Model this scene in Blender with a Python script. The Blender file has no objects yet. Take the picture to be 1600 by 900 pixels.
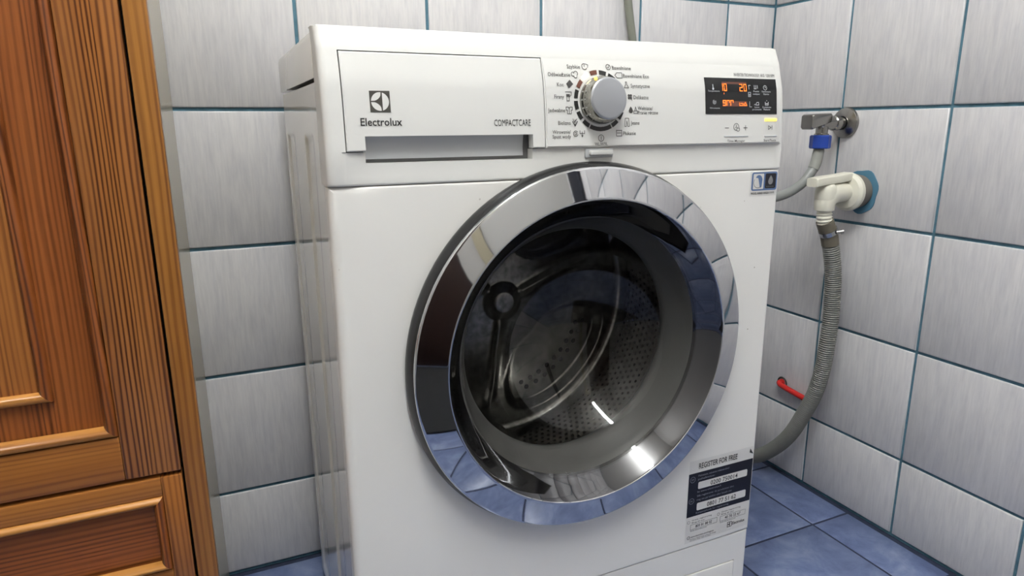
import bpy, bmesh, math, random
from mathutils import Vector, Matrix
random.seed(7)
sc = bpy.context.scene
COL = sc.collection
PI = math.pi
R = math.radians

# ------------------------------------------------------------------ camera
CAM = Vector((-1.08141, -1.09814, 0.74225))
yaw, pitch, roll = 0.4222804, -0.2388488, -0.0060963
cy, sy, cp, sp_, cr, sr_ = math.cos(yaw), math.sin(yaw), math.cos(pitch), math.sin(pitch), math.cos(roll), math.sin(roll)
fwd = Vector((sy*cp, cy*cp, sp_)); rgt = Vector((cy, -sy, 0)); up = rgt.cross(fwd)
r2 = cr*rgt + sr_*up; u2 = -sr_*rgt + cr*up
cd = bpy.data.cameras.new('camera'); cam = bpy.data.objects.new('camera', cd); COL.objects.link(cam)
cd.sensor_width = 36; cd.lens = 1042.95/1600*36; cd.clip_start = 0.02
m3 = Matrix((r2, u2, -fwd)).transposed()
cam.matrix_world = Matrix.Translation(CAM) @ m3.to_4x4()
sc.camera = cam

# ------------------------------------------------------------------ world, exposure
w = bpy.data.worlds.new('world'); sc.world = w; w.use_nodes = True
w.node_tree.nodes['Background'].inputs[0].default_value = (0.75, 0.8, 0.9, 1)
w.node_tree.nodes['Background'].inputs[1].default_value = 0.05
sc.view_settings.view_transform = 'Standard'; sc.view_settings.look = 'None'
sc.view_settings.gamma = 1; sc.view_settings.use_curve_mapping = False
sc.view_settings.exposure = 0.0
LAMP_LOC = Vector((-1.02, -1.12, 2.24)); LAMP_ROT = R(98); LAMP_LEN = 1.2; LAMP_POWER = 90.0
ROOM_X0, ROOM_Y0, ROOM_H = -1.75, -2.0, 2.42

# ------------------------------------------------------------------ helpers
WL = {}
def put(o, loc, parent):
    WL[o.name] = Vector(loc)
    o.location = Vector(loc) - (WL[parent.name] if parent else Vector((0, 0, 0)))
    if parent: o.parent = parent
def thing(name, loc, label=None, cat=None, group=None, kind=None):
    o = bpy.data.objects.new(name, None); o.empty_display_size = .02; COL.objects.link(o)
    put(o, loc, None); tag(o, label, cat, group, kind); return o
def tag(o, label=None, cat=None, group=None, kind=None):
    if label: o['label'] = label
    if cat: o['category'] = cat
    if group: o['group'] = group
    if kind: o['kind'] = kind
    return o
def obj(name, bm, mat, parent=None, smooth=35, label=None, kind=None, recalc=True, center=True):
    if recalc: bmesh.ops.recalc_face_normals(bm, faces=bm.faces[:])
    lo = Vector((1e9,)*3); hi = -lo
    for v in bm.verts:
        for k in range(3): lo[k] = min(lo[k], v.co[k]); hi[k] = max(hi[k], v.co[k])
    c = (lo+hi)/2 if center else Vector((0, 0, 0))
    for v in bm.verts: v.co -= c
    me = bpy.data.meshes.new(name); bm.to_mesh(me); bm.free()
    if smooth: me.shade_smooth(); me.set_sharp_from_angle(angle=R(smooth))
    me.materials.append(mat)
    o = bpy.data.objects.new(name, me); COL.objects.link(o); put(o, c, parent)
    return tag(o, label, None, None, kind)
def box(bm, x0, x1, y0, y1, z0, z1, bev=0, seg=2):
    r = bmesh.ops.create_cube(bm, size=1)
    vs = r['verts']
    for v in vs:
        v.co = Vector(((x0+x1)/2+v.co.x*(x1-x0), (y0+y1)/2+v.co.y*(y1-y0), (z0+z1)/2+v.co.z*(z1-z0)))
    if bev:
        es = list({e for v in vs for e in v.link_edges})
        bmesh.ops.bevel(bm, geom=es, offset=bev, segments=seg, affect='EDGES', profile=.5)
    return bm
def B(*a, **k): return box(bmesh.new(), *a, **k)
def hf(xs, zs, f, mask=None, depth=0, depth_dir=(0, 1, 0)):
    """surface over an x-z grid, with walls going back by depth round every border"""
    bm = bmesh.new(); g = {}
    def V(i, j):
        if (i, j) not in g: g[i, j] = bm.verts.new(f(xs[i], zs[j]))
        return g[i, j]
    for i in range(len(xs)-1):
        for j in range(len(zs)-1):
            if mask and not mask((xs[i]+xs[i+1])/2, (zs[j]+zs[j+1])/2): continue
            bm.faces.new((V(i, j), V(i+1, j), V(i+1, j+1), V(i, j+1)))
    if depth:
        be = [e for e in bm.edges if len(e.link_faces) == 1]
        r = bmesh.ops.extrude_edge_only(bm, edges=be)
        d = Vector(depth_dir)*depth
        for v in r['geom']:
            if isinstance(v, bmesh.types.BMVert): v.co += d
    return bm
def lathe(bm, prof, c, axis='Y', n=64, closed=False, rot=None):
    """prof: (radius, along-axis) pairs"""
    rings = []
    for r, a in prof:
        ring = []
        if r < 1e-6:
            p = Vector((0, 0, a)); ring = [bm.verts.new(p)]
        else:
            for k in range(n):
                t = 2*PI*k/n; ring.append(bm.verts.new(Vector((r*math.cos(t), r*math.sin(t), a))))
        rings.append(ring)
    for A, Bq in zip(rings, rings[1:]):
        if len(A) == 1 and len(Bq) == 1: continue
        for k in range(n):
            k2 = (k+1) % n
            if len(A) == 1: bm.faces.new((A[0], Bq[k], Bq[k2]))
            elif len(Bq) == 1: bm.faces.new((A[k], Bq[0], A[k2]))
            else: bm.faces.new((A[k], Bq[k], Bq[k2], A[k2]))
    if rot is None:
        rot = {'Z': Matrix.Identity(3), 'Y': Matrix(((1, 0, 0), (0, 0, 1), (0, -1, 0))).to_3x3(), 'X': Matrix(((0, 0, 1), (1, 0, 0), (0, 1, 0)))}[axis]
        # 'Y': local z -> +y ; 'X': local z -> +x
        if axis == 'Y': rot = Matrix(((1, 0, 0), (0, 0, 1), (0, -1, 0)))
    c = Vector(c)
    for ring in rings:
        for v in ring: v.co = rot @ v.co + c
    return bm
def dirrot(d):
    return Vector((0, 0, 1)).rotation_difference(Vector(d).normalized()).to_matrix()
def catmull(P, n=12):
    P = [Vector(p) for p in P]; Q = [P[0]*2-P[1]]+P+[P[-1]*2-P[-2]]; out = []
    for i in range(1, len(Q)-2):
        a, b, c, d = Q[i-1:i+3]
        for k in range(n):
            t = k/n
            out.append(.5*((2*b)+(c-a)*t+(2*a-5*b+4*c-d)*t*t+(3*b-a-3*c+d)*t**3))
    out.append(P[-1]); return out
def resample(P, step):
    out = [P[0]]; acc = 0; last = P[0]
    for p in P[1:]:
        seg = (p-last).length
        while acc+seg >= step and seg > 0:
            t = (step-acc)/seg; last = last.lerp(p, t); out.append(last.copy()); seg = (p-last).length; acc = 0
        acc += seg; last = p
    return out
def tube(bm, P, rad, n=14, cap=True):
    rings = []; prev = None
    for i, p in enumerate(P):
        d = (P[min(i+1, len(P)-1)]-P[max(i-1, 0)]).normalized()
        if prev is None:
            s = d.orthogonal().normalized()
        else:
            s = (prev-d*prev.dot(d)).normalized()
        prev = s; t = d.cross(s)
        rr = rad(i) if callable(rad) else rad
        rings.append([bm.verts.new(p+(s*math.cos(2*PI*k/n)+t*math.sin(2*PI*k/n))*rr) for k in range(n)])
    for A, C in zip(rings, rings[1:]):
        for k in range(n): bm.faces.new((A[k], A[(k+1) % n], C[(k+1) % n], C[k]))
    if cap: bm.faces.new(rings[0][::-1]); bm.faces.new(rings[-1])
    return bm
def lin(a, b, n): return [a+(b-a)*i/n for i in range(n+1)]
def sstep(a, b, x):
    t = max(0, min(1, (x-a)/(b-a))); return t*t*(3-2*t)
def interp(z, zs, ys):
    if z <= zs[0]: return ys[0]
    for i in range(len(zs)-1):
        if z <= zs[i+1]:
            t = (z-zs[i])/(zs[i+1]-zs[i]); return ys[i]+(ys[i+1]-ys[i])*t
    return ys[-1]

# ------------------------------------------------------------------ materials
def s2l(c): return tuple((x/255/12.92 if x/255 <= .04045 else ((x/255+.055)/1.055)**2.4) for x in c)+(1,)
def mat(name, rgb, rough=.4, metal=0, spec=.5, coat=0, emit=None, estr=0, lin_=False):
    m = bpy.data.materials.new(name); m.use_nodes = True; b = m.node_tree.nodes['Principled BSDF']
    b.inputs['Base Color'].default_value = (tuple(rgb)+(1,)) if lin_ else s2l(rgb)
    b.inputs['Roughness'].default_value = rough; b.inputs['Metallic'].default_value = metal
    b.inputs['Specular IOR Level'].default_value = spec; b.inputs['Coat Weight'].default_value = coat
    if emit:
        b.inputs['Emission Color'].default_value = s2l(emit); b.inputs['Emission Strength'].default_value = estr
    return m
class NT:
    def __init__(s, m): s.t = m.node_tree; s.b = s.t.nodes['Principled BSDF']
    def n(s, typ, **kw):
        nd = s.t.nodes.new(typ)
        for k, v in kw.items():
            if k in nd.inputs.keys(): nd.inputs[k].default_value = v
            else: setattr(nd, k, v)
        return nd
    def l(s, a, b): s.t.links.new(a, b)
    def coords(s, scale=(1, 1, 1), rot=(0, 0, 0), jitter=True, src='Object'):
        tc = s.n('ShaderNodeTexCoord'); mp = s.n('ShaderNodeMapping'); mp.inputs['Scale'].default_value = scale
        mp.inputs['Rotation'].default_value = rot
        if jitter:
            oi = s.n('ShaderNodeObjectInfo'); mu = s.n('ShaderNodeVectorMath', operation='MULTIPLY_ADD')
            cb = s.n('ShaderNodeCombineXYZ')
            s.l(oi.outputs['Random'], cb.inputs[0]); s.l(oi.outputs['Random'], cb.inputs[1]); s.l(oi.outputs['Random'], cb.inputs[2])
            mu.inputs[1].default_value = (7.3, 11.1, 5.7)
            s.l(cb.outputs[0], mu.inputs[0]); s.l(tc.outputs[src], mu.inputs[2]); s.l(mu.outputs[0], mp.inputs[0])
        else: s.l(tc.outputs[src], mp.inputs[0])
        return mp.outputs[0]
    def noise(s, vec, scale, detail=3, rough=.55, dist=0):
        nd = s.n('ShaderNodeTexNoise'); nd.inputs['Scale'].default_value = scale; nd.inputs['Detail'].default_value = detail
        nd.inputs['Roughness'].default_value = rough; nd.inputs['Distortion'].default_value = dist
        s.l(vec, nd.inputs['Vector']); return nd.outputs['Fac']
    def ramp(s, fac, stops):
        nd = s.n('ShaderNodeValToRGB'); cr_ = nd.color_ramp
        while len(cr_.elements) < len(stops): cr_.elements.new(.5)
        for e, (p, c) in zip(cr_.elements, stops): e.position = p; e.color = c
        s.l(fac, nd.inputs[0]); return nd.outputs[0]
    def mix(s, fac, a, b, blend='MIX'):
        nd = s.n('ShaderNodeMix', data_type='RGBA', blend_type=blend)
        for sock, v in ((nd.inputs[0], fac), (nd.inputs[6], a), (nd.inputs[7], b)):
            if isinstance(v, bpy.types.NodeSocket): s.l(v, sock)
            else: sock.default_value = v
        return nd.outputs[2]
    def bump(s, h, strength=.2, dist=.001):
        nd = s.n('ShaderNodeBump'); nd.inputs['Strength'].default_value = strength; nd.inputs['Distance'].default_value = dist
        s.l(h, nd.inputs['Height']); s.l(nd.outputs[0], s.b.inputs['Normal'])

M = {}
def m_tile():
    m = mat('wall_tile_glaze', (200, 199, 202), .28, spec=.4); t = NT(m)
    v = t.coords((40, 5, 3)); v2 = t.coords((16, 7, 3)); v3 = t.coords((160, 10, 10))
    a = t.noise(v, 3, 5, .65, .4); b = t.noise(v2, 1.6, 4, .6); c = t.noise(v3, 2, 3, .6)
    c1 = t.ramp(b, [(.25, s2l((198, 197, 199))), (.5, s2l((210, 208, 208))), (.8, s2l((219, 217, 216)))])
    c2 = t.ramp(a, [(.3, s2l((194, 193, 198))), (.55, s2l((213, 211, 211))), (.8, s2l((224, 222, 220)))])
    x = t.mix(.55, c1, c2); c3 = t.ramp(c, [(.3, (.86, .86, .87, 1)), (.6, (1, 1, 1, 1))])
    x = t.mix(.6, x, c3, 'MULTIPLY')
    oi = t.n('ShaderNodeObjectInfo'); rr = t.ramp(oi.outputs['Random'], [(0, (.95, .95, .96, 1)), (1, (1, 1, 1, 1))])
    x = t.mix(1, x, rr, 'MULTIPLY'); t.l(x, t.b.inputs['Base Color'])
    t.bump(t.noise(v, 3, 5, .6), .12, .0006); return m
def m_floor():
    m = mat('floor_tile_glaze', (92, 104, 138), .3, spec=.45); t = NT(m)
    v = t.coords((1, 1, 1)); a = t.noise(v, 14, 6, .65, .6); b = t.noise(v, 45, 4, .6)
    x = t.ramp(a, [(.28, s2l((78, 90, 126))), (.5, s2l((106, 120, 156))), (.72, s2l((138, 150, 178)))])
    y = t.ramp(b, [(.3, (.8, .8, .84, 1)), (.7, (1.0, 1.0, 1.0, 1))])
    t.l(t.mix(.8, x, y, 'MULTIPLY'), t.b.inputs['Base Color']); t.bump(a, .1, .001); return m
def m_grout(name, rgb):
    m = mat(name, rgb, .85, spec=.2); t = NT(m); v = t.coords((1, 1, 1), jitter=False)
    a = t.noise(v, 60, 3); c = s2l(rgb)
    t.l(t.ramp(a, [(.3, tuple(x*.75 for x in c[:3])+(1,)), (.7, tuple(min(1, x*1.15) for x in c[:3])+(1,))]), t.b.inputs['Base Color']); return m
def m_wood(name, grain='Z', light=(176, 118, 58), mid=(146, 88, 38), dark=(104, 54, 22), freq=150, wob=.6, rough=.35, off=0):
    m = mat(name, mid, rough, spec=.45, coat=.15); t = NT(m); m.node_tree.nodes['Principled BSDF'].inputs['Coat Roughness'].default_value = .25
    sc_ = (1, 1, .10) if grain == 'Z' else (.10, 1, 1)
    v = t.coords(sc_)
    # slow warp of the growth rings, plus a quick cross-grain jitter so that no two rings are alike
    wn = t.n('ShaderNodeTexNoise'); wn.inputs['Scale'].default_value = 8; wn.inputs['Detail'].default_value = 2; t.l(v, wn.inputs['Vector'])
    ad = t.n('ShaderNodeVectorMath', operation='MULTIPLY_ADD'); ad.inputs[1].default_value = (.055*wob,)*3
    t.l(wn.outputs['Color'], ad.inputs[0]); t.l(v, ad.inputs[2])
    v1 = t.coords((1, 1, .03) if grain == 'Z' else (.03, 1, 1))
    jn = t.n('ShaderNodeTexNoise'); jn.inputs['Scale'].default_value = 70; jn.inputs['Detail'].default_value = 2; t.l(v1, jn.inputs['Vector'])
    ad2 = t.n('ShaderNodeVectorMath', operation='MULTIPLY_ADD'); ad2.inputs[1].default_value = (.010,)*3
    t.l(jn.outputs['Color'], ad2.inputs[0]); t.l(ad.outputs[0], ad2.inputs[2])
    wv = t.n('ShaderNodeTexWave', wave_type='BANDS', bands_direction='X' if grain == 'Z' else 'Z', wave_profile='SIN')
    wv.inputs['Scale'].default_value = freq*.36; wv.inputs['Distortion'].default_value = 1.5; wv.inputs['Detail'].default_value = 1; wv.inputs['Detail Scale'].default_value = 1.5
    t.l(ad2.outputs[0], wv.inputs['Vector'])
    st = t.ramp(wv.outputs['Fac'], [(.0, (0, 0, 0, 1)), (.45, (.12, .12, .12, 1)), (.95, (1, 1, 1, 1))])
    am = t.ramp(t.noise(v1, 38, 2), [(.35, (.25, .25, .25, 1)), (.65, (1, 1, 1, 1))])
    fac = t.mix(1, st, am, 'MULTIPLY')
    big = t.noise(v, 10, 3, .6, .5)
    basec = t.ramp(big, [(.30, s2l(mid)), (.52, s2l(tuple((p+q)/2 for p, q in zip(light, mid)))), (.70, s2l(light))])
    x = t.mix(fac, basec, s2l(dark))
    vf = t.coords((1, 1, .02) if grain == 'Z' else (.02, 1, 1)); f = t.noise(vf, 420, 3, .7)
    y = t.ramp(f, [(.3, (.84, .80, .76, 1)), (.65, (1.04, 1.04, 1.04, 1))])
    x = t.mix(.8, x, y, 'MULTIPLY')
    t.l(x, t.b.inputs['Base Color']); t.bump(f, .12, .0004); return m
def m_white():
    m = mat('white_enamel', (243, 241, 236), .24, spec=.5); t = NT(m)
    v = t.coords((1, 1, 1), jitter=False)
    vo = t.n('ShaderNodeTexVoronoi', feature='F1'); vo.inputs['Scale'].default_value = 42; t.l(v, vo.inputs['Vector'])
    n = t.noise(v, 25, 2)
    sp = t.ramp(vo.outputs['Distance'], [(.0, (.25, .22, .18, 1)), (.035, (.5, .47, .42, 1)), (.055, (1, 1, 1, 1))])
    keep = t.ramp(n, [(.58, (0, 0, 0, 1)), (.63, (1, 1, 1, 1))])
    x = t.mix(keep, (1, 1, 1, 1), sp); x = t.mix(1, s2l((243, 241, 236)), x, 'MULTIPLY')
    t.l(x, t.b.inputs['Base Color']); return m
def m_glass(name, tint=(.84, .84, .83), ior=1.45, rough=.02):
    m = bpy.data.materials.new(name); m.use_nodes = True; nt = m.node_tree; nt.nodes.clear()
    o = nt.nodes.new('ShaderNodeOutputMaterial'); mx = nt.nodes.new('ShaderNodeMixShader'); tr = nt.nodes.new('ShaderNodeBsdfTransparent')
    gl = nt.nodes.new('ShaderNodeBsdfGlossy'); fr = nt.nodes.new('ShaderNodeFresnel')
    tr.inputs[0].default_value = tuple(tint)+(1,); gl.inputs['Roughness'].default_value = rough; gl.inputs[0].default_value = (1, 1, 1, 1)
    ge = nt.nodes.new('ShaderNodeNewGeometry'); mr = nt.nodes.new('ShaderNodeMapRange')   # same reflectance from both sides of the thin glass
    mr.inputs['To Min'].default_value = ior; mr.inputs['To Max'].default_value = 1/ior
    nt.links.new(ge.outputs['Backfacing'], mr.inputs['Value']); nt.links.new(mr.outputs[0], fr.inputs[0])
    nt.links.new(fr.outputs[0], mx.inputs[0]); nt.links.new(tr.outputs[0], mx.inputs[1]); nt.links.new(gl.outputs[0], mx.inputs[2]); nt.links.new(mx.outputs[0], o.inputs[0])
    return m
def m_steel():
    m = mat('drum_steel', (150, 150, 148), .24, metal=1); t = NT(m)
    v = t.coords((1, 1, 1), jitter=False); n = t.noise(v, 90, 3)
    t.l(t.ramp(n, [(.3, s2l((118, 116, 112))), (.7, s2l((168, 167, 164)))]), t.b.inputs['Base Color'])
    return m
TILE = m_tile(); FLOORT = m_floor(); GROUT = m_grout('teal_grout', (86, 122, 138)); FGROUT = m_grout('dark_floor_grout', (52, 58, 78))
WHITE = m_white(); SIDE = mat('side_enamel', (240, 236, 229), .12, spec=.7, coat=.35); PLAST = mat('white_plastic', (226, 225, 221), .34, spec=.35)
RECESS = mat('drawer_recess_plastic', (196, 198, 200), .4)
DARKGAP = mat('black_rubber_and_gap_shade', (18, 18, 18), .7)  # rubber feet; on the sheets behind gaps the black stands for shade
INK = mat('grey_print', (72, 70, 68), .5); INKD = mat('dark_print', (38, 38, 36), .5); LOGO = mat('logo_print', (70, 68, 62), .4)
BLACKP = mat('black_display_glass', (9, 10, 12), .12, spec=.5)
CHROME = mat('chrome', (205, 206, 208), .035, metal=1); CHROME2 = mat('brushed_chrome', (190, 190, 190), .18, metal=1)
BEZEL = mat('dark_reflection_chrome', (100, 100, 102), .04, metal=1); RIMDARK = mat('dark_door_rim', (26, 26, 27), .25)  # bezel chrome darkened in place of a dark reflection that is not modelled
GLASS = m_glass('door_glass'); RUBBER = mat('grey_door_gasket', (94, 93, 91), .45, spec=.4)
STEEL = m_steel(); HOLE = mat('drum_hole_black', (6, 6, 6), .8)
SILVER = mat('satin_silver_knob', (176, 178, 182), .35, metal=.55)
KSKIRT = mat('smoky_chrome_knob_skirt', (150, 148, 140), .12, metal=.85)
ORANGE = mat('orange_segments', (255, 120, 40), .5, emit=(255, 120, 40), estr=1.6)
LCD = mat('brown_lit_display', (60, 38, 32), .3, emit=(110, 62, 50), estr=.55)
YLIGHT = mat('yellow_lamp', (255, 226, 110), .4, emit=(255, 214, 80), estr=2.2)
WLIGHT = mat('warm_white_lamp', (255, 246, 214), .4, emit=(255, 240, 200), estr=2.4)
PRINTW = mat('white_print', (205, 208, 212), .5); NAVY = mat('navy_print', (10, 11, 26), .4); STICK = mat('white_sticker', (224, 222, 218), .4)
BLUEP = mat('blue_print', (92, 118, 160), .4); BLUEL = mat('pale_blue_print', (150, 176, 212), .4)
BROWNGLOW = mat('brown_glow_print', (104, 62, 48), .5)

# ------------------------------------------------------------------ lamp (ceiling)
lamp = thing('ceiling_lamp', (LAMP_LOC.x, LAMP_LOC.y, ROOM_H), 'long white ceiling tube lamp, mirrored as a bright streak in the door glass', 'lamp')
dv = Vector((math.cos(LAMP_ROT), math.sin(LAMP_ROT), 0))
def lampbox(hw, hl, z0, z1, bev):
    bm = B(-hl, hl, -hw, hw, z0, z1, bev=bev)
    bmesh.ops.rotate(bm, verts=bm.verts, cent=(0, 0, 0), matrix=Matrix.Rotation(LAMP_ROT, 3, 'Z'))
    bmesh.ops.translate(bm, verts=bm.verts, vec=(LAMP_LOC.x, LAMP_LOC.y, 0)); return bm
for e in (-.2, .2): obj('hanger', lathe(bmesh.new(), [(.006, LAMP_LOC.z+.02), (.006, ROOM_H-.001)], (LAMP_LOC.x+dv.x*e, LAMP_LOC.y+dv.y*e, 0), 'Z', 12), PLAST, lamp)
LAMPM = mat('lamp_diffuser', (255, 252, 245), .5, emit=(249, 252, 252), estr=LAMP_POWER)
obj('diffuser', lampbox(.04, LAMP_LEN/2, LAMP_LOC.z-.01, LAMP_LOC.z+.03, .012), LAMPM, lamp)

# ------------------------------------------------------------------ room shell
TW, TH, G = 0.2048, 0.205, 0.0052
ROW1 = 0.9728
def tile_mesh(wd, ht, matl, name, thick=.009, bev=.0022, cache={}):
    k = (round(wd, 4), round(ht, 4), name)
    if k in cache: return cache[k]
    bm = bmesh.new(); hw, hh = wd/2, ht/2
    def ring(i, z): return [bm.verts.new((sx*(hw-i), sy_*(hh-i), z)) for sx, sy_ in ((-1, -1), (1, -1), (1, 1), (-1, 1))]
    rs = [ring(0, -thick), ring(0, -bev), ring(bev*.35, -bev*.35), ring(bev, 0)]
    for a, b in zip(rs, rs[1:]):
        for i in range(4): bm.faces.new((a[i], a[(i+1) % 4], b[(i+1) % 4], b[i]))
    bm.faces.new(rs[-1]); me = bpy.data.meshes.new(name); bm.to_mesh(me); bm.free()
    me.shade_smooth(); me.set_sharp_from_angle(angle=R(50)); me.materials.append(matl); cache[k] = me; return me
def lay(parent, ucuts, vcuts, place, rot, matl, grout, jit=.0005):
    for i in range(len(ucuts)-1):
        for j in range(len(vcuts)-1):
            wd = ucuts[i+1]-ucuts[i]-grout; ht = vcuts[j+1]-vcuts[j]-grout
            if wd < .012 or ht < .012: continue
            me = tile_mesh(wd, ht, matl, 'tile')
            o = bpy.data.objects.new('tile', me); COL.objects.link(o)
            u = (ucuts[i]+ucuts[i+1])/2; v = (vcuts[j]+vcuts[j+1])/2
            put(o, place(u, v), parent)
            o.rotation_euler = (rot[0]+random.uniform(-1, 1)*.0012, rot[1]+random.uniform(-1, 1)*.0012, rot[2])
def cuts(a, b, phase, step):
    k = math.ceil((a-phase)/step+1e-6); out = [a]
    while phase+k*step < b-1e-6: out.append(phase+k*step); k += 1
    return out+[b]
zc = cuts(.004, ROOM_H, ROW1, TH)
wb = obj('wall_back', B(ROOM_X0, .02, .0036, .06, 0, ROOM_H), GROUT, None, 0, kind='structure')
lay(wb, cuts(ROOM_X0, .0022, -.1193, TW), zc, lambda u, v: (u, 0, v), (PI/2, 0, 0), TILE, G)
wr = obj('wall_right', B(.0036, .06, ROOM_Y0, .0036, 0, ROOM_H), GROUT, None, 0, kind='structure')
lay(wr, cuts(ROOM_Y0, .0008, -.1833, TW), zc, lambda u, v: (0, u, v), (PI/2, 0, -PI/2), TILE, G)
fl = obj('floor', B(ROOM_X0, .02, ROOM_Y0, .02, -.05, -.0016), FGROUT, None, 0, kind='structure')
lay(fl, cuts(ROOM_X0, -.004, -.0975, TW), cuts(ROOM_Y0, -.004, -.3015, TW), lambda u, v: (u, v, 0), (0, 0, 0), FLOORT, .0042)
PAINT = mat('grey_white_paint', (182, 180, 176), .6); CEILP = mat('ceiling_paint', (225, 223, 218), .7)
obj('ceiling', B(ROOM_X0-.05, .06, ROOM_Y0-.05, .06, ROOM_H, ROOM_H+.05), CEILP, None, 0, kind='structure')
obj('wall_left', B(ROOM_X0-.05, ROOM_X0, ROOM_Y0, .06, 0, ROOM_H), PAINT, None, 0, kind='structure')
obj('wall_front', B(ROOM_X0-.05, .06, ROOM_Y0-.05, ROOM_Y0, 0, ROOM_H), PAINT, None, 0, kind='structure')
DOORW = mat('dark_brown_door', (40, 22, 15), .5); FRAMEW = mat('beige_door_frame', (168, 160, 136), .5)
d1 = obj('door_1', B(-1.68, -1.03, ROOM_Y0, ROOM_Y0+.012, .006, 2.0, bev=.003), DOORW, None, kind='structure')
obj('door_handle', B(-1.30, -1.19, ROOM_Y0+.012, ROOM_Y0+.05, 1.0, 1.02, bev=.005), CHROME2, d1)
obj('trim_1', B(-.91, -.84, ROOM_Y0, ROOM_Y0+.03, 0, 2.06, bev=.003), FRAMEW, None, kind='structure')
mt_ = obj('added_dark_mat', B(-1.60, -.62, -1.95, -1.02, .0005, .011, bev=.004), mat('added_dark_charcoal', (24, 25, 28), .9), None, 40)  # unseen slab, added only to darken what the chrome ring mirrors
tag(mt_, 'unseen charcoal mat added to mirror dark at the lower left of the chrome door ring', 'mat')
tw = obj('towel', B(-.035, -.004, -1.90, -1.70, .85, 1.75, bev=.012, seg=3), mat('navy_towel', (22, 24, 36), .9), None, 40)
tag(tw, 'dark navy towel on the right wall, mirrored as a dark strip atop the chrome ring', 'towel')

# ------------------------------------------------------------------ washing machine
L, W, YF = -0.975, 0.590, -0.422
ZS = .684
wm = thing('washing_machine', (L+W/2, -.24, 0), 'white front-loading washing machine with a chrome-ringed round door, standing in the tiled corner', 'washing machine')
RC = .010
def edge_round(x, r=RC):
    if x > W/2: r = min(r, .0035)
    d = min(x, W-x)
    if d >= r: return 0
    q = max(0, min(1, (r-d)/r)); return r*(1-math.sqrt(max(0, 1-q*q)))
def Yc(z): return interp(z, [.684, .7122, .7573, .7849, .8182, .8373, .8385], [-.4232, -.4239, -.4201, -.4168, -.4075, -.3987, -.390])
def con_base(x, z):
    k = sstep(.014, .026, x)*sstep(.002, .012, W-x)
    s = 0
    if z < .7178: s = interp(z, [.684, .694, .716, .7178], [.0006, .0026, .0036, .0036])
    return Yc(z)+k*s
def P_con(x, z, off=0): return Vector((L+x, Yc(z)-off+edge_round(x, .006)*.0, z))
def P_front(x, z, off=0): return Vector((L+x, YF-off+edge_round(x), z))

# casing (left side with pressed channels, right side, back)
CH = [(-.1600, -.0840), (-.3280, -.2600)]
def side_x(y, z):
    d = 0
    zf = sstep(.734, .728, z) if z > .4 else sstep(.03, .04, z)
    zf = 1-sstep(.727, .735, z) if z > .4 else sstep(.03, .045, z)
    for a, b in CH:
        d = max(d, min(sstep(a, a+.010, y), 1-sstep(b-.010, b, y)))
    return L+.0025+.0028*d*zf
ys = sorted(set([-.402, -.066]+[a+k for a, b in CH for k in (0, .0025, .005, .0075, .010)]+[b-k for a, b in CH for k in (0, .0025, .005, .0075, .010)]+lin(-.4, -.07, 16)))
zsl = sorted(set([.02, .786]+lin(.03, .045, 4)+lin(.725, .737, 6)+lin(.05, .78, 20)))
bm = hf(ys, zsl, lambda y, z: Vector((side_x(y, z), y, z)))
box(bm, L+W-.004, L+W-.001, -.402, -.066, .02, .786)
box(bm, L+.006, L+W-.004, -.069, -.066, .02, .786)
obj('casing', bm, SIDE, wm, 40)
# top cover
bm = bmesh.new()
prof = [(.7895, 0), (.8290, 0), (.8340, .0012), (.8368, .0045), (.8375, .009)]
def rrect(x0, x1, y0, y1, r, n=5):
    pts = []
    for cx, cy_, a0 in ((x1-r, y1-r, 0), (x0+r, y1-r, 90), (x0+r, y0+r, 180), (x1-r, y0+r, 270)):
        for k in range(n+1): a = R(a0+90*k/n); pts.append((cx+r*math.cos(a), cy_+r*math.sin(a)))
    return pts
def loft(bm, rings, cap0=True, cap1=True):
    vr = [[bm.verts.new(p) for p in r] for r in rings]; n = len(vr[0])
    for a, b in zip(vr, vr[1:]):
        for k in range(n): bm.faces.new((a[k], a[(k+1) % n], b[(k+1) % n], b[k]))
    if cap0: bm.faces.new(vr[0][::-1])
    if cap1: bm.faces.new(vr[-1])
    return bm
loft(bm, [[(x, y, z) for x, y in rrect(L+i, L+W-i, -.384+i, -.058-i, .008)] for z, i in prof])
obj('top_cover', bm, SIDE, wm, 30)

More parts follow.
